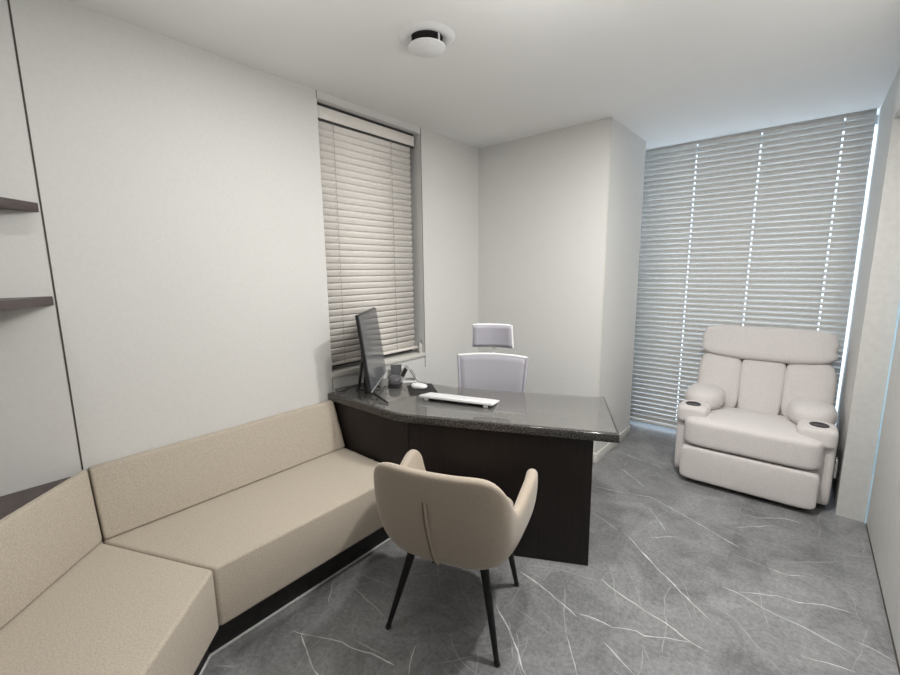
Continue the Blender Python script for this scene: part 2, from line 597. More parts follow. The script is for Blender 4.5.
# left wall with the opening of the small window
bm = bmesh.new()
box(bm, XL-0.25, XL, YC, WY0, 0, H)
box(bm, XL-0.25, XL, WY1, YB, 0, H)
box(bm, XL-0.25, XL, WY0, WY1, 0, WZ0-0.03)
box(bm, XL-0.25, XL, WY0, WY1, WZ1, H)
struct('wall_left', bm, M['wall'])
# seams between wall panels
for nm, a in (('trim_1', (XL, XL+0.0015, 0.272, 0.278, 0.70, H)), ('trim_2', (XL, XL+0.0015, WY0-0.004, WY0, 0.77, WZ0-0.03)),
              ('trim_3', (XL, XL+0.0015, WY1, WY1+0.005, 0.77, H)), ('trim_4', (XL, XL+0.0015, WY0-0.004, WY0, WZ1, H))):
    struct(nm, B(*a), M['seam'])
# sill and soffit lining
struct('trim_5', B(XL-0.2, XL+0.012, WY0, WY1, WZ0-0.03, WZ0), M['white_trim'], label='pale window sill board', bevel=0.003)

# wall behind the desk, with the pillar block
bm = bmesh.new()
prism(bm, [(XL-0.25, YB), (-1.165, YB), (-1.150, 3.985), (-1.32, 3.985), (-1.32, YW+0.2), (XL-0.25, YW+0.2)], 0, H)
struct('wall_back', bm, M['wall'])
struct('trim_6', B(-1.168, -1.158, YB-0.001, YB+0.006, 0, H), M['white_trim'])
# skirting along the pillar
bm = bmesh.new()
prism(bm, [(-1.165, YB), (-1.150, 3.985), (-1.138, 3.985), (-1.153, YB-0.012), (XL, YB-0.012), (XL, YB)], 0, 0.085)
struct('baseboard_back', bm, M['white_trim'], bevel=0.004)

# right-hand side: recessed wall, return beside the window, beam under the ceiling
bm = bmesh.new()
box(bm, XR, XR+0.25, YC, YW+0.2, 0, H)
struct('wall_right', bm, M['wall_grey'])
bm = bmesh.new()
prism(bm, [(0.283, 3.425), (XR, 3.425), (XR, YW+0.2), (0.40, YW+0.2), (0.40, 4.315), (0.283, 4.315)], 0.0, H)
struct('wall_window', bm, M['wall_grey'])
struct('trim_7', B(0.283, XR, YC, 3.425, 2.345, H), M['wall'], label='beam under the ceiling along the right wall')
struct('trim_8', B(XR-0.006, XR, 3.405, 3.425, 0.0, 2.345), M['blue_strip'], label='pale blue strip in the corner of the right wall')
struct('baseboard_right', B(XR-0.003, XR, YC, 3.40, 0, 0.012), M['seam'])

# large window behind the grey blind
bm = bmesh.new()
x0, x1 = -1.32, 0.40
for a in ((x0, x0+0.05), (-0.545, -0.495), (x1-0.05, x1)):
    box(bm, a[0], a[1], YW-0.03, YW+0.03, 0.0, H)
for z in (0.0, H-0.06):
    box(bm, x0+0.05, -0.545, YW-0.03, YW+0.03, z, z+0.06)
    box(bm, -0.495, x1-0.05, YW-0.03, YW+0.03, z, z+0.06)
w1 = struct('window_1', bm, M['frame_grey'], label='floor-to-ceiling window behind the grey blind')
for a in ((x0+0.05, -0.545), (-0.495, x1-0.05)):
    link('pane', B(a[0], a[1], YW-0.004, YW+0.004, 0.06, H-0.06), M['pane'], w1)

# small window behind the beige blind (dark outside)
bm = bmesh.new()
xw = XL-0.17
for a in ((WY0, WY0+0.04), (1.98, 2.02), (WY1-0.04, WY1)):
    box(bm, xw-0.03, xw+0.03, a[0], a[1], WZ0, WZ1)
for z in (WZ0, WZ1-0.04):
    box(bm, xw-0.03, xw+0.03, WY0+0.04, 1.98, z, z+0.04)
    box(bm, xw-0.03, xw+0.03, 2.02, WY1-0.04, z, z+0.04)
w2 = struct('window_2', bm, M['frame_dark'], label='small window behind the beige blind, dark outside')
for a in ((WY0+0.04, 1.98), (2.02, WY1-0.04)):
    link('pane', B(xw-0.004, xw+0.004, a[0], a[1], WZ0+0.04, WZ1-0.04), M['dark_pane'], w2)

# ================================================================== BLINDS
def slat_mesh(length, holes, zs, tilt, width=0.0495, hole=0.012, curl=0.006):
    """closed venetian slats along local x, room side at -y; top edge of every slat leans to the room"""
    bm = bmesh.new()
    xs = [0.0]
    cells = []
    for h in holes:
        cells += [(xs[-1], h-hole/2, False), (h-hole/2, h+hole/2, True)]
        xs.append(h+hole/2)
    cells.append((xs[-1], length, False))
    vv = (-0.5, -0.2, 0.2, 0.36, 0.5)
    ct, st = math.cos(tilt), math.sin(tilt)
    for z in zs:
        def pt(x, v):
            crown = 0.0018*(1-(2*v)**2) - (curl*((v-0.2)/0.3)**2 if v > 0.2 else 0)
            a, n = v*width, crown
            # v=+0.5 is the upper, room-side edge
            y = -a*ct - n*st
            zz = a*st - n*ct
            return (x, y, z+zz)
        cache = {}
        def vert(x, v):
            k = (round(x, 5), v)
            if k not in cache:
                cache[k] = bm.verts.new(pt(x, v))
            return cache[k]
        for a, b, h in cells:
            for i in range(4):
                if h and i == 1:
                    continue
                bm.faces.new((vert(a, vv[i]), vert(b, vv[i]), vert(b, vv[i+1]), vert(a, vv[i+1])))
    return bm


def blind(name, label, loc, rz, length, ztop, zbot, pitch, holes, smat, cmat, tilt, rail_h, punched=True, curl=0.006):
    t = thing(name, label, 'window blind', loc, rz)
    zs = []
    z = ztop - rail_h - (0.022 if punched else 0.034)
    while z > zbot + 0.035:
        zs.append(z)
        z -= pitch
    zbot = zs[-1] - 0.043
    if not punched:  # dark strips stand in for the shade in the gaps around the headrail
        link('gap_shade_strip', B(0, length, -0.016, 0.03, ztop, ztop+0.017), M['frame_dark'], t)
        link('gap_shade_strip', B(0, length, -0.018, 0.03, ztop-rail_h-0.011, ztop-rail_h), M['frame_dark'], t)
        zs = [q for q in zs]
    s = link('slats', slat_mesh(length if punched else length-0.030, holes if punched else [], zs, tilt, curl=curl), smat, t, solid=0.0016, smooth=True)
    link('headrail', B(0, length, -0.022, 0.022, ztop-rail_h, ztop), smat, t, bevel=0.004)
    link('bottom_rail', B(0, length, -0.024, 0.024, zbot, zbot+0.018), smat, t, bevel=0.005)
    for h in holes:
        bm = bmesh.new()
        ho = 0.011 if punched else 0.0
        for dy in (-0.024, 0.024):
            tube(bm, [(h-ho, dy, zbot+0.01), (h-ho, dy, ztop-rail_h)], 0.0011, 6)
        for zz in zs:
            tube(bm, [(h-ho, -0.024, zz+0.016), (h-ho, 0.024, zz-0.024)], 0.0008, 4, cap=False)
        link('ladder_cord', bm, cmat, t)
    return t


blind('venetian_blind', 'wide grey venetian blind hanging floor to ceiling behind the recliner', (-1.285, 4.27, 0), 0, 1.552, H-0.002, 0.05, 0.0445,
      [0.472, 0.917, 1.394], M['blind_grey'], M['cord_pale'], math.radians(63), 0.006)
blind('venetian_blind', 'narrow beige venetian blind in the small window beside the monitor', (-2.395, 1.580, 0), PI/2, 0.835, 2.556, 0.905, 0.0435,
      [0.112, 0.598], M['blind_beige'], M['cord'], math.radians(69), 0.072, False, 0.0035)

# ================================================================== CEILING FITTINGS
def downlight(x, y, label):
    t = thing('ceiling_lamp', label, 'ceiling lamp', (x, y, H), 0, 'recessed ceiling lamps')
    link('trim_ring', lathe([(0.055, -0.001), (0.055, -0.006), (0.085, -0.006), (0.09, 0.0)], 40), M['white_plastic'], t, smooth=True)
    link('lens', lathe([(0.0, -0.003), (0.055, -0.003)], 40), M['lens'], t)
    return t


downlight(-1.53, 1.04, 'round recessed ceiling lamp above the long sofa seat')

vx, vy = -1.447, 1.572
t = thing('ceiling_vent', 'round white ceiling air vent with a dropped disc', 'air vent', (vx, vy, H))
link('flange', lathe([(0.075, 0.0), (0.075, -0.004), (0.085, -0.012), (0.105, -0.014), (0.122, -0.009), (0.132, 0.0)], 56), M['white_plastic'], t, smooth=True)
link('throat', lathe([(0.0, -0.001), (0.074, -0.001), (0.074, -0.004), (0.0, -0.004)], 48), M['black_matte'], t)
link('hub', lathe([(0.0, -0.004), (0.010, -0.004), (0.010, -0.040), (0.0, -0.040)], 24), M['mid_grey'], t, smooth=True)
link('disc', lathe([(0.0, -0.037), (0.074, -0.037), (0.086, -0.042), (0.086, -0.046), (0.074, -0.053), (0.0, -0.056)], 56), M['white_plastic'], t, smooth=True)
for k in range(3):
    a = PI*0.66 + k*2*PI/3
    link('strut', T([(0.076*math.cos(a), 0.076*math.sin(a), -0.006), (0.076*math.cos(a), 0.076*math.sin(a), -0.042)], 0.0045, 8), M['white_plastic'], t, smooth=True)

# ================================================================== CORNER SHELVES on the left wall
def shelf(label, pts, z0, z1):
    o = link('corner_shelf', P(pts, z0, z1), M['shelf'], bevel=0.002)
    tag(o, label, 'shelf', 'dark corner shelves')


shelf('upper of the two dark floating corner shelves on the left wall', [(XL+0.001, 0.268), (XL+0.088, 0.165), (XL+0.088, 0.05), (XL+0.001, 0.05)], 1.794, 1.829)
shelf('lower of the two dark floating corner shelves on the left wall', [(XL+0.001, 0.268), (-2.06, 0.102), (-1.95, 0.02), (-1.95, -0.25), (XL+0.001, -0.25)], 1.430, 1.465)

# ================================================================== SOFA (two 45-degree sections)
SY1 = 1.522
d45 = Vector((math.sqrt(.5), -math.sqrt(.5)))
def along(p, k):
    return (p[0]+d45.x*k, p[1]+d45.y*k)
ZS, ZB, ZT = 0.43, 0.170, 0.722
# key points: back foot, seat front, back top front, wall corner
bf, sf, bt = (-2.172, 0.286), (-1.635, 0.517), (-2.278, 0.290)
KX = -1.725


def hexa(lo, hi):
    """block between two matching quads/polygons of 3-D points"""
    bm = bmesh.new()
    a = [bm.verts.new(p) for p in lo]
    b = [bm.verts.new(p) for p in hi]
    n = len(a)
    bm.faces.new(a[::-1])
    bm.faces.new(b)
    for i in range(n):
        bm.faces.new((a[i], a[(i+1) % n], b[(i+1) % n], b[i]))
    return bm


g = 0.002
sofa = thing('banquette_sofa', 'beige fabric built-in corner sofa running along the left wall to the desk', 'sofa')
link('seat', P([(XL+0.004, bf[1]+g), (bf[0], bf[1]+g), (sf[0], sf[1]+g), (sf[0], SY1), (XL+0.004, SY1)], ZB, ZS), M['sofa'], sofa, bevel=0.014, seg=4)
prof = [(XL+0.004, ZS+g), (bf[0], ZS+g), (bt[0], ZT), (XL+0.004, ZT)]
link('backrest', hexa([(x, 0.290, z) for x, z in prof], [(x, SY1, z) for x, z in prof]), M['sofa'], sofa, bevel=0.012, seg=4)
link('plinth', P([(XL+0.004, 0.40), (KX-0.04, 0.50), (KX, 0.50), (KX, SY1), (XL+0.004, SY1)], 0.0, ZB-g), M['kick'], sofa)
tag(link('plinth_trim', P([(KX, 0.50), (KX+0.005, 0.499), (KX+0.005, SY1), (KX, SY1)], 0.0, 0.009), M['silver'], sofa), 'thin bright metal strip')

LEN = 1.5
sofa2 = sofa
e_bf, e_sf = along(bf, LEN), along(sf, LEN)
nb = Vector((-d45.y, d45.x)) * -1     # towards the corner behind the back
bk = 0.155
def back_of(p, k):
    return (p[0]-math.sqrt(.5)*k, p[1]-math.sqrt(.5)*k)
link('seat', P([bf, (XL+0.006, bf[1]), (XL+0.006, bf[1]-0.05), back_of(e_bf, 0.10), e_bf, e_sf, sf], ZB, ZS), M['sofa'], sofa2, bevel=0.014, seg=4)
# sloped back: foot line on the seat, top line nearer the corner
tf = (-2.2775, 0.2845)
lo = [(bf[0]-0.001, bf[1]-0.002, ZS+g), (XL+0.006, 0.284, ZS+g), (*back_of(e_bf, 0.10), ZS+g), (*e_bf, ZS+g)]
tb = (XL+0.006, 0.2845)
hi = [(*tf, ZT), (*tb, ZT), (*along(tb, LEN), ZT), (*along(tf, LEN), ZT)]
link('backrest', hexa(lo, hi), M['sofa'], sofa2, bevel=0.012, seg=4)
k0 = (KX, 0.498)
link('plinth', P([k0, (KX-0.25, 0.25), along((KX-0.25, 0.25), LEN), along(k0, LEN)], 0.0, ZB-g), M['kick'], sofa2)
tag(link('plinth_trim', P([k0, (k0[0]+0.004, k0[1]+0.003), along((k0[0]+0.004, k0[1]+0.003), LEN), along(k0, LEN)], 0.0, 0.009), M['silver'], sofa2), 'thin bright metal strip')
# dark ledge filling the corner behind the angled section
o = link('corner_ledge', P([(XL+0.001, 0.235), along((XL+0.001, 0.235), 1.1), (XL+0.001, 0.235-1.1*math.sqrt(2)/2*2)], 0.665, 0.698), M['shelf'], bevel=0.002)
tag(o, 'dark brown ledge filling the corner behind the angled sofa back', 'ledge')

# ================================================================== DESK
desk = thing('office_desk', 'angled dark office desk with a polished granite top', 'desk', (-1.2, 1.9, 0))
def dloc(pts):
    return [(x+1.2, y-1.9) for x, y in pts]
DT, DU = 0.765, 0.722
front = [(XL+0.003, 1.508), (-1.735, 1.512)]
# gentle bend between the two front edges
for k in range(1, 6):
    t_ = k/6
    a, b, c = Vector((-1.735, 1.512)), Vector((-1.655, 1.512)), Vector((-1.590, 1.542))
    q_ = a*(1-t_)**2 + b*2*t_*(1-t_) + c*t_**2
    front.append((q_.x, q_.y))
front += [(-1.590, 1.542), (-0.611, 1.977)]
back = [(-0.889, 2.537), (-1.40, 2.290), (-1.62, 2.195), (-1.78, 2.130), (-1.95, 2.098), (XL+0.003, 2.098)]
top = front + back
link('desk_top', P(dloc(top), DU, DT), M['granite'], desk, bevel=0.004, seg=3)
# sheet of glass, a little smaller than the top
cen = Vector((sum(p[0] for p in top)/len(top), sum(p[1] for p in top)/len(top)))
def inset(pts, d):
    n = len(pts)
    out = []
    for i in range(n):
        p, a, b = Vector(pts[i]), Vector(pts[i-1]), Vector(pts[(i+1) % n])
        e1, e2 = (p-a).normalized(), (b-p).normalized()
        n1, n2 = Vector((-e1.y, e1.x)), Vector((-e2.y, e2.x))
        m_ = (n1+n2).normalized()
        out.append(tuple(p + m_*d/max(0.4, m_.dot(n1))))
    return out
GT = DT+0.0005+0.005
link('glass_top', P(dloc(inset(top, 0.012)), DT+0.0005, GT), M['desk_glass'], desk)
# modesty panel: short stretch from the wall, then the long angled one
u1 = Vector((-0.740+1.61, 1.989-1.540)).normalized()
n1 = Vector((-u1.y, u1.x))
a0, a1 = Vector((-1.61, 1.540)), Vector((-0.740, 1.989))
link('front_panel', P(dloc([(XL+0.004, 1.530), (-1.612, 1.530), (-1.612, 1.550), (XL+0.004, 1.550)]), 0.0, DU), M['wood_dark'], desk, bevel=0.0015)
link('front_panel', P(dloc([tuple(a0), tuple(a1), tuple(a1+n1*0.02), tuple(a0+n1*0.02)]), 0.0, DU), M['wood_dark'], desk, bevel=0.0015)
s0 = a1 + n1*0.021 - u1*0.001
link('side_panel', P(dloc([tuple(s0), tuple(s0+n1*0.42), tuple(s0+n1*0.42-u1*0.02), tuple(s0-u1*0.02)]), 0.0, DU), M['wood_dark'], desk, bevel=0.0015)

# ------------------------------------------------------------------ things on the desk
ZD = GT + 0.0003
# monitor on an easel stand
mn, mf = Vector((-1.945, 1.572, 0)), Vector((-2.285, 1.990, 0))
mu = (mf-mn).normalized()
nv = Vector((mu.y, -mu.x, 0))          # the way the screen looks
if nv.x < 0:
    nv = -nv
mw = (mf-mn).length
lean = 0.063
t = thing('monitor', 'slim black monitor on an easel stand seen almost edge-on', 'monitor', (mn.x, mn.y, ZD))
def mp(a, b, c):
    """a along the screen, b out of the screen, c up"""
    return tuple(mu*a + nv*(b - lean*(c/0.5)) + Vector((0, 0, c)))
def mbox(a0_, a1_, b0_, b1_, c0_, c1_):
    bm = bmesh.new()
    v = [bm.verts.new(mp(a, b, c)) for c in (c0_, c1_) for a, b in ((a0_, b0_), (a1_, b0_), (a1_, b1_), (a0_, b1_))]
    for f_ in ((0, 3, 2, 1), (4, 5, 6, 7), (0, 1, 5, 4), (1, 2, 6, 5), (2, 3, 7, 6), (3, 0, 4, 7)):
        bm.faces.new([v[i] for i in f_])
    return bm
C0, C1 = 0.052, 0.525
link('casing', mbox(0, mw, -0.020, 0.0, C0, C1), M['black'], t, bevel=0.003)
link('screen', mbox(0.005, mw-0.005, 0.0005, 0.003, C0+0.012, C1-0.005), M['screen'], t)
tag(link('bottom_bezel', mbox(0.0, mw, 0.0005, 0.004, C0, C0+0.011), M['mid_grey'], t), 'grey bottom bezel')
# stand: two feet lying across, two props behind the screen
def wl(x, y, z):
    return (x-mn.x, y-mn.y, z)
def behind(a, c):
    return mp(a, -0.028, c)
link('foot', T([wl(-1.834, 1.594, 0.007), wl(-1.98, 1.622, 0.024), wl(-2.10, 1.645, 0.024), wl(-2.228, 1.668, 0.007)], [0.006, 0.010, 0.010, 0.006], 10), M['black'], t, smooth=True)
link('foot', T([wl(-2.125, 1.782, 0.010), wl(-2.17, 1.774, 0.022), wl(-2.262, 1.755, 0.007)], [0.006, 0.009, 0.006], 10), M['black'], t, smooth=True)
link('crossbar', T([wl(-2.08, 1.642, 0.024), wl(-2.16, 1.775, 0.022)], 0.008, 10), M['black'], t, smooth=True)
link('prop_leg', T([wl(-2.195, 1.662, 0.012), behind(0.06, 0.27)], 0.010, 10), M['black'], t, smooth=True)
link('prop_leg', T([wl(-2.250, 1.757, 0.012), behind(0.20, 0.27)], 0.010, 10), M['black'], t, smooth=True)
link('prop_leg', T([wl(-2.09, 1.645, 0.024), behind(0.08, 0.12)], 0.011, 10), M['black'], t, smooth=True)
link('pivot', mbox(0.05, 0.25, -0.036, -0.0205, 0.08, 0.30), M['black'], t, bevel=0.004)

# cable behind the monitor
cab = T([(-2.318, 1.90, ZD+0.003), (-2.318, 1.72, ZD+0.003), (-2.310, 1.60, ZD+0.010), (-2.290, 1.545, ZD+0.018), (-2.255, 1.545, ZD+0.010), (-2.250, 1.585, ZD+0.003), (-2.280, 1.625, ZD+0.003), (-2.312, 1.66, ZD+0.004)], 0.0028, 8)
tag(link('cable', cab, M['black'], smooth=True), 'thin black cable looping on the desk behind the monitor', 'cable')

# dark grey dome device (desk telephone / speaker)
t = thing('desk_speaker', 'dark grey rounded device on the desk behind the monitor', 'speaker', (-2.098, 1.895, ZD), math.radians(129))
link('body', soft(0, 0, 0.038, 0.125, 0.084, 0.066, 3.0, 8), M['grey_plastic'], t, smooth=True, angle=80)
link('base', soft(0, 0, 0.008, 0.128, 0.088, 0.016, 6, 6), M['black'], t, smooth=True, angle=80)

# small tent calendar standing open
t = thing('tent_calendar', 'small white tent calendar standing on the desk under the window', 'calendar', (-2.125, 2.050, ZD), math.radians(150))
def sheet(x0_, x1_, y0_, z0_, y1_, z1_, th):
    bm = bmesh.new()
    d = Vector((0, y1_-y0_, z1_-z0_)).normalized()
    nn = Vector((0, d.z, -d.y))*th
    pts = [Vector((x0_, y0_, z0_)), Vector((x1_, y0_, z0_)), Vector((x1_, y1_, z1_)), Vector((x0_, y1_, z1_))]
    a = [bm.verts.new(p) for p in pts]
    b = [bm.verts.new(p+nn) for p in pts]
    bm.faces.new(a[::-1]); bm.faces.new(b)
    for i in range(4):
        bm.faces.new((a[i], a[(i+1) % 4], b[(i+1) % 4], b[i]))
    return bm
HW, HD, HH = 0.060, 0.062, 0.105
link('front_card', sheet(-HW, HW, -HD, 0.002, 0.0, HH, 0.004), M['paper'], t)
link('back_card', sheet(-HW, HW, HD, 0.002, 0.0, HH, 0.004), M['paper'], t)
link('floor_card', B(-HW+0.004, HW-0.004, -HD+0.012, HD-0.012, 0.0, 0.004), M['paper'], t)
for sgn in (-1, 1):
    # dark print blocks on the outer faces
    def on(f):
        return (sgn*HD*(1-f), 0.002 + (HH-0.002)*f)
    (ya, za), (yb, zb_) = on(0.30), on(0.82)
    o_ = Vector((0, sgn*HH, HD)).normalized()*0.0052
    tag(link('printed_page', sheet(-0.042, 0.042, ya+o_.y*sgn*sgn, za+o_.z, yb+o_.y, zb_+o_.z, 0.0006), M['black_matte'], t), 'dark printed page')

# small dark card leaning beside it
t = thing('picture_card', 'small dark card propped up between monitor and tent calendar', 'card', (-2.248, 2.048, ZD), math.radians(52))
link('card', sheet(-0.040, 0.040, 0.0, 0.0, 0.025, 0.095, 0.004), M['grey_plastic'], t)
link('easel_back', sheet(-0.006, 0.006, 0.045, 0.0, 0.0235, 0.075, 0.003), M['black'], t)

# mouse on its pad
pad = [(-1.851, 1.797), (-1.757, 1.955), (-1.937, 2.088), (-2.030, 1.942)]
tag(link('mouse_pad', P(pad, ZD, ZD+0.003), M['black_matte'], bevel=0.001), 'black mouse pad on the desk top', 'mouse pad')
t = thing('computer_mouse', 'white computer mouse resting on the black mouse pad', 'mouse', (-1.915, 1.945, ZD+0.0032), math.radians(18))
def mwarp(r, q):
    r = r.copy()
    r.z *= (1.0 - 0.25*q.x)
    if r.z < 0:
        r.z = max(r.z, -0.014)
    return r
link('shell', soft(0, 0, 0.0145, 0.115, 0.066, 0.040, 2.6, 8, mwarp), M['white_plastic'], t, smooth=True, angle=80)
link('scroll_wheel', T([(-0.030, -0.004, 0.034), (-0.030, 0.004, 0.034)], 0.007, 14), M['mid_grey'], t, smooth=True)

# keyboard with its flip feet out (its back edge towards the camera)
kn0, kn1 = Vector((-1.735, 1.758)), Vector((-1.290, 1.895))
ku = (kn1-kn0).normalized()
kw = (kn1-kn0).length
t = thing('keyboard', 'white keyboard propped on its feet on the desk', 'keyboard', (kn0.x, kn0.y, ZD), math.atan2(ku.y, ku.x))
KD = 0.150
def kz(y):
    return 0.030 - (0.026)*(y/KD)
bm = bmesh.new()
v = []
for dz in (-0.010 + 0.0, 0.006):
    for x, y in ((0, 0), (kw, 0), (kw, KD), (0, KD)):
        v.append(bm.verts.new((x, y, max(0.0005, kz(y)+dz) if dz < 0 else kz(y)+dz)))
for f_ in ((0, 3, 2, 1), (4, 5, 6, 7), (0, 1, 5, 4), (1, 2, 6, 5), (2, 3, 7, 6), (3, 0, 4, 7)):
    bm.faces.new([v[i] for i in f_])
link('base', bm, M['white_plastic'], t, bevel=0.003, seg=3)
kb = 0
for r_ in range(5):
    ncol = 15
    y = 0.018 + r_*0.0245
    bm = bmesh.new()
    for c_ in range(ncol):
        cw = (kw-0.03)/ncol
        x = 0.015 + c_*cw
        if r_ == 4 and 4 <= c_ <= 9:
            if c_ != 4:
                continue
            x2 = x + cw*6 - 0.003
        else:
            x2 = x + cw - 0.003
        vv_ = [bm.verts.new((xx, yy, kz(yy)+dz)) for dz in (0.0062, 0.0095) for xx, yy in ((x, y), (x2, y), (x2, y+0.0205), (x, y+0.0205))]
        for f_ in ((0, 3, 2, 1), (4, 5, 6, 7), (0, 1, 5, 4), (1, 2, 6, 5), (2, 3, 7, 6), (3, 0, 4, 7)):
            bm.faces.new([vv_[i] for i in f_])
    link('key_row', bm, M['white_plastic'], t)
for x in (0.045, kw-0.045):
    link('foot', T([(x-0.011, 0.014, 0.0085), (x+0.011, 0.014, 0.0085)], 0.0085, 14), M['white_plastic'], t, smooth=True)
    link('foot_stem', B(x-0.009, x+0.009, 0.010, 0.018, 0.010, kz(0.014)-0.008), M['white_plastic'], t)

# small rounded thing in the sill corner
t = thing('canister', 'small pale canister with a looped handle on the window sill', 'canister', (XL-0.022, 2.414, WZ0))
link('body', lathe([(0.0, 0.0), (0.013, 0.0), (0.014, 0.006), (0.014, 0.062), (0.010, 0.074), (0.0, 0.078)], 24), M['white_trim'], t, smooth=True, angle=60)
link('handle', T([(-0.0, -0.020, 0.003), (-0.0, -0.020, 0.085), (0, -0.012, 0.100), (0, 0.0, 0.106), (0, 0.012, 0.100), (0, 0.020, 0.085), (0, 0.020, 0.003)], 0.0035, 8), M['mid_grey'], t, smooth=True)

# ================================================================== BEIGE ARMCHAIR in front of the desk
ac = thing('armchair', 'beige fabric tub armchair on black legs standing with its back to the camera', 'chair', (-1.103, 1.352, 0), math.radians(18.45))
# right half of the rim: (top x, y, z), (bottom x, y); y forward, 0 = middle of the legs
RIM = [
    ((0.000, -0.335, 0.812), (0.000, -0.215)),
    ((0.130, -0.330, 0.814), (0.090, -0.212)),
    ((0.240, -0.310, 0.818), (0.150, -0.200)),
    ((0.296, -0.258, 0.750), (0.195, -0.165)),
    ((0.300, -0.185, 0.650), (0.215, -0.120)),
    ((0.308, -0.125, 0.612), (0.225, -0.060)),
    ((0.318, -0.030, 0.630), (0.228, 0.000)),
    ((0.330, 0.070, 0.664), (0.228, 0.070)),
    ((0.332, 0.140, 0.680), (0.226, 0.125)),
    ((0.310, 0.190, 0.650), (0.222, 0.165)),
    ((0.298, 0.215, 0.580), (0.216, 0.190)),
    ((0.280, 0.224, 0.500), (0.208, 0.198)),
]
CX = 0.008
rows = [((-tx, ty, tz), (-bx, by)) for (tx, ty, tz), (bx, by) in RIM[:0:-1]] + RIM
ZB0 = 0.375
def bez(a, b, c, t):
    return a*(1-t)**2 + b*2*t*(1-t) + c*t*t
bm = bmesh.new()
grid = []
for i, ((tx, ty, tz), (bx, by)) in enumerate(rows):
    top = Vector((tx, ty, tz))
    bot = Vector((bx, by, ZB0))
    # outward direction in plan
    pa, pb = rows[max(i-1, 0)][0], rows[min(i+1, len(rows)-1)][0]
    tg = Vector((pb[0]-pa[0], pb[1]-pa[1], 0)).normalized()
    out = Vector((tg.y, -tg.x, 0))
    if i in (0, len(rows)-1):
        out = Vector((math.copysign(0.94, tx), 0.34, 0)).normalized()
    th = 0.052 if abs(tx) < 0.30 or ty < -0.1 else 0.062
    end = min(i, len(rows)-1-i)
    if end == 0:
        th = 0.040
    ctrl = Vector((tx, ty, 0))*0.86 + Vector((bx, by, 0))*0.14 + Vector((0, 0, 0.415)) + out*0.012
    ring = []
    tin = top - out*th
    o_top = top - out*(th*0.08) - Vector((0, 0, 0.028))
    i_top = tin + out*(th*0.08) - Vector((0, 0, 0.028))
    for k in range(8):
        ring.append(bez(bot, ctrl, o_top, k/7))
    mid = (top+tin)/2
    ring.append(mid + out*th*0.33 - Vector((0, 0, 0.007)))
    ring.append(mid + Vector((0, 0, 0.001)))
    ring.append(mid - out*th*0.33 - Vector((0, 0, 0.007)))
    ib = Vector((bx, by, 0.40)) - out*0.03
    ic = Vector((tx, ty, 0))*0.72 + Vector((bx, by, 0))*0.28 - out*th + Vector((0, 0, 0.46))
    for k in range(5):
        ring.append(bez(i_top, ic, ib, k/4))
    grid.append([bm.verts.new(p + Vector((CX, 0, 0))) for p in ring])
for a, b in zip(grid, grid[1:]):
    for k in range(len(a)-1):
        bm.faces.new((a[k], a[k+1], b[k+1], b[k]))
bm.faces.new([r[0] for r in grid][::-1])
bm.faces.new([r[-1] for r in grid])
bm.faces.new(grid[0])
bm.faces.new(grid[-1][::-1])
link('shell', bm, M['chair'], ac, subsurf=2)
# seat cushion
def seatwarp(r, q):
    r = r.copy()
    r.x *= 1.0 - 0.10*max(0, -q.y)
    r.z += 0.012*(1-q.x*q.x)*(1-q.y*q.y)
    return r
link('seat', soft(CX, 0.035, 0.425, 0.425, 0.43, 0.10, 5, 10, seatwarp), M['chair'], ac, smooth=True, angle=80)
# welt down the middle of the back
N_ = len(rows)//2
bt_, bb_ = Vector((CX, -0.335, 0.79)), Vector((CX, -0.215, ZB0))
ctrl = Vector((CX, -0.335*0.86-0.215*0.14-0.012, 0.415))
o_top = Vector((CX, -0.331, 0.762))
for dx in (-0.004, 0.004):
    pts = []
    for k in range(13):
        p = bez(bb_, ctrl, o_top, 0.17+0.74*k/12)
        pts.append((p.x+dx - 0.020*(k/12), p.y - 0.004 + 0.010*(1-2*abs(k/12-0.5)), p.z))
    link('back_welt', T(pts, [0.0048]*12+[0.002], 8), M['chair_welt'] if dx < 0 else M['chair'], ac, smooth=True)
# seat pan and four tapered legs
link('seat_pan', B(CX-0.15, CX+0.15, -0.14, 0.16, 0.362, 0.380), M['black_matte'], ac, bevel=0.006)
for fx, fy, tx, ty in ((-0.245, -0.228, -0.145, -0.150), (0.245, -0.228, 0.165, -0.150), (-0.224, 0.226, -0.135, 0.150), (0.224, 0.219, 0.170, 0.150)):
    lg = link('leg', T([(fx, fy, 0.012), (tx, ty, 0.385)], [0.0105, 0.0195], 16), M['black_leg'], ac, smooth=True)
    link('glide', T([(fx-(tx-fx)*0.032, fy-(ty-fy)*0.032, 0.0), (fx, fy, 0.0125)], 0.0125, 16), M['black'], lg, smooth=True)

# ================================================================== MESH OFFICE CHAIR behind the desk
oc = thing('office_chair', 'pale mesh office chair with a headrest tucked behind the desk', 'office chair', (-1.556, 2.252, 0), math.radians(25))
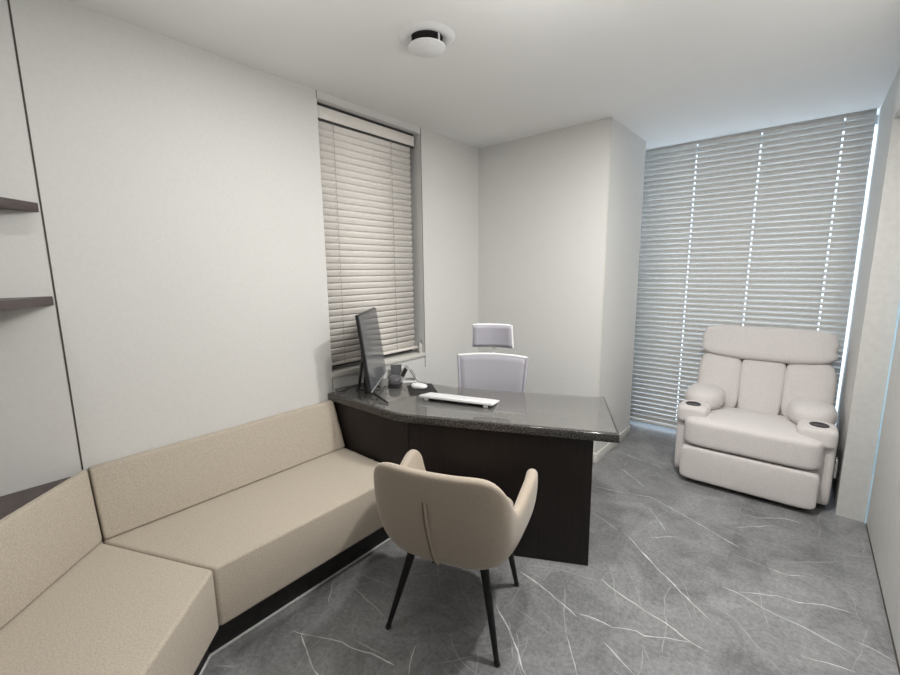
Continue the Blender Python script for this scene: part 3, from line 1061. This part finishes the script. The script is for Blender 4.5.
# local: x along the desk, -y towards the desk; backrest plane near y = +0.09
def bx_panel(hw0, hw1, z0, z1, y0, y1, th, curve, nx=10, nz=10, topdrop=0.0):
    bm = bmesh.new()
    G = []
    for j in range(nz+1):
        t_ = j/nz
        row = []
        for i in range(nx+1):
            s_ = -1 + 2*i/nx
            hw = hw0 + (hw1-hw0)*t_
            zz = z0 + (z1-z0)*t_ - topdrop*s_*s_*t_
            row.append(bm.verts.new((s_*hw, y0+(y1-y0)*t_ - curve*s_*s_, zz)))
        G.append(row)
    for j in range(nz):
        for i in range(nx):
            bm.faces.new((G[j][i], G[j][i+1], G[j+1][i+1], G[j+1][i]))
    return bm
link('back_mesh', bx_panel(0.205, 0.238, 0.52, 0.975, 0.075, 0.130, 0, 0.035, topdrop=0.010), M['mesh'], oc, solid=0.004, smooth=True)
rim = []
def rp_(s_, t_):
    hw = 0.205 + 0.033*t_
    return (s_*hw, 0.075+0.055*t_ - 0.035*s_*s_, 0.52+0.455*t_-0.010*s_*s_*t_)
loop = [rp_(-1 + 2*i/10, 1) for i in range(11)]
link('back_frame', T([rp_(-1, k/8) for k in range(9)], 0.010, 8), M['mesh_dark'], oc, smooth=True)
link('back_frame', T([rp_(1, k/8) for k in range(9)], 0.010, 8), M['mesh_dark'], oc, smooth=True)
tag(link('top_rail', T([(p[0], p[1]+0.004, p[2]) for p in loop], 0.009, 8), M['white_plastic'], oc, smooth=True), 'white top rail')
link('bottom_rail', T([rp_(-1 + 2*i/10, 0) for i in range(11)], 0.012, 8), M['white_plastic'], oc, smooth=True)
link('spine', T([(0, 0.135, 0.40), (0, 0.175, 0.60), (0, 0.175, 0.80), (0, 0.158, 0.93), (0, 0.165, 1.05)], [0.022, 0.020, 0.018, 0.014, 0.010], 12), M['white_plastic'], oc, smooth=True)
link('lumbar_pad', soft(0, 0.150, 0.66, 0.26, 0.02, 0.16, 5, 6), M['white_plastic'], oc, smooth=True, angle=80)
hp = bx_panel(0.138, 0.130, 1.028, 1.183, 0.135, 0.118, 0, 0.030, 10, 6)
link('headrest', hp, M['mesh_dark'], oc, solid=0.020, smooth=True)
def hr_(s_, t_):
    return (s_*(0.138-0.008*t_), 0.139-0.017*t_-0.030*s_*s_, 1.028+0.155*t_)
tag(link('headrest_frame', T([hr_(-1, 0), hr_(-1, .5), hr_(-1, 1)] + [hr_(-1+.2*i, 1) for i in range(1, 11)] + [hr_(1, .5), hr_(1, 0)], 0.0075, 8), M['white_plastic'], oc, smooth=True), 'white headrest frame')
link('seat', soft(0, -0.16, 0.455, 0.48, 0.47, 0.075, 5, 8), M['mesh_dark'], oc, smooth=True, angle=80)
link('seat_plate', B(-0.12, 0.12, -0.24, 0.14, 0.375, 0.415), M['white_plastic'], oc, bevel=0.01)
link('gas_column', T([(0, -0.12, 0.10), (0, -0.12, 0.25), (0, -0.12, 0.251), (0, -0.12, 0.376)], [0.028, 0.028, 0.016, 0.016], 16), M['grey_plastic'], oc, smooth=True)
link('hub', lathe([(0.0, 0.065), (0.042, 0.065), (0.042, 0.105), (0.0, 0.11)], 20, (0, -0.12, 0)), M['white_plastic'], oc, smooth=True)
for k in range(5):
    a = k*2*PI/5 + 0.3
    ca, sa = math.cos(a), math.sin(a)
    sp = link('spoke', T([(0.03*ca, -0.12+0.03*sa, 0.088), (0.16*ca, -0.12+0.16*sa, 0.082), (0.275*ca, -0.12+0.275*sa, 0.068)], [0.020, 0.017, 0.013], 10), M['white_plastic'], oc, smooth=True)
    link('caster', T([(0.275*ca-0.022*sa, -0.12+0.275*sa+0.022*ca, 0.028), (0.275*ca+0.022*sa, -0.12+0.275*sa-0.022*ca, 0.028)], 0.028, 16), M['black'], sp, smooth=True)

# ================================================================== RECLINER by the window
rc = thing('recliner', 'pale linen recliner armchair with cup holders standing before the grey blind', 'recliner', (-0.198, 3.285, 0), math.radians(0.6))
def rlink(name, bm, parent=rc, m=None, angle=85):
    return link(name, bm, m or M['rec'], parent, smooth=True, angle=angle)
# footrest panel and seat (y is depth, 0 = front)
def bow(k):
    def w(r, q):
        r = r.copy()
        r.y -= k*(1-q.x*q.x)*(1-q.z*q.z)
        return r
    return w
rlink('footrest', soft(-0.003, 0.055, 0.160, 0.765, 0.11, 0.245, 11, 14, bow(0.006)))
def seatw(r, q):
    r = r.copy()
    # rounded front roll, a crown in the middle, slight fall to the back
    r.z += 0.018*(1-q.x*q.x)*max(0, 1-q.y*q.y)
    if q.y > 0:
        r.z -= 0.028*q.y
    # the part between the arms is narrower
    if q.y > -0.35:
        r.x *= 0.72
    elif q.y > -0.55:
        r.x *= 0.72 + 0.28*(-0.35-q.y)/0.20
    return r
rlink('seat_cushion', soft(0.0, 0.295, 0.388, 0.775, 0.60, 0.208, 8, 20, seatw))
link('base', B(-0.36, 0.36, 0.10, 0.78, 0.03, 0.27), M['black_matte'], rc, bevel=0.01)
for s_ in (-1, 1):
    arm = rlink('arm', soft(s_*0.372, 0.46, 0.277, 0.152, 0.70, 0.49, 11, 14))
    def cw(r, q):
        r = r.copy()
        if q.z > 0:
            r.z += 0.006*(1-q.x*q.x)
        return r
    cup = rlink('cup_box', soft(s_*0.347, 0.185, 0.488, 0.200, 0.225, 0.124, 5, 12, cw), arm)
    tag(link('cup_holder', lathe([(0.0, 0.001), (0.040, 0.001), (0.046, 0.0045), (0.049, 0.003), (0.050, -0.006)], 32, (s_*0.352, 0.165, 0.556)), M['black'], arm, smooth=True), 'black cup holder')
    def pw(r, q):
        r = r.copy()
        r.x *= 1.0 + 0.04*q.y
        return r
    rlink('arm_pillow', soft(s_*0.320, 0.440, 0.552, 0.262, 0.38, 0.175, 2.6, 14, pw), arm)
    for yy in (0.17, 0.74):
        link('glide', T([(s_*0.37, yy, 0.0), (s_*0.37, yy, 0.05)], 0.018, 14), M['black'], rc, smooth=True)
# back, leaning: three panels, headrest roll above, shell behind
LEAN = math.atan2(0.20, 0.62)
def lean(bm):
    R_ = Matrix.Translation((0.012, 0.545, 0.44)) @ Matrix.Rotation(-LEAN, 4, 'X')
    bmesh.ops.transform(bm, matrix=R_, verts=bm.verts)
    return bm
rlink('back_shell', lean(soft(0.0, 0.135, 0.30, 0.80, 0.15, 0.62, 8, 10)))
def pan(side):
    def w(r, q):
        r = r.copy()
        if side and q.z < 0:
            # the outer panels curve in above the arms
            r.x += -side*0.035*(q.z*q.z)*(0.5+0.5*side*q.x)
        r.y -= 0.010*(1-q.x*q.x)*(1-q.z*q.z)
        if side == 0:
            r.x *= 1.0 + 0.05*q.z
        return r
    return w
rlink('back_panel', lean(soft(-0.272, 0.062, 0.225, 0.300, 0.145, 0.465, 4.2, 12, pan(-1))))
rlink('back_panel', lean(soft(0.005, 0.060, 0.214, 0.272, 0.125, 0.450, 7, 12, pan(0))))
rlink('back_panel', lean(soft(0.282, 0.062, 0.225, 0.300, 0.145, 0.465, 4.2, 12, pan(1))))
def headw(r, q):
    r = r.copy()
    r.y -= 0.012*(1-q.x*q.x)*(1-q.z*q.z)
    if q.z < 0:
        r.z -= 0.016*(1-q.x*q.x)*(-q.z)
        r.y -= 0.012*(-q.z)
    r.x += 0.006*math.sin(q.z*9)*(1 if q.x > 0 else -1)*abs(q.x)**6
    return r
rlink('headrest', lean(soft(0.0, 0.050, 0.560, 0.840, 0.165, 0.250, 5.5, 18, headw)))
# pull handle on the outer side of the right arm
h = link('side_lever', soft(0.4565, 0.19, 0.285, 0.016, 0.045, 0.13, 6, 6), M['steel'], rc, smooth=True, angle=80)
tag(h, 'small metal side lever')
link('lever_button', T([(0.462, 0.19, 0.255), (0.470, 0.19, 0.255)], 0.009, 12), M['black'], h, smooth=True)
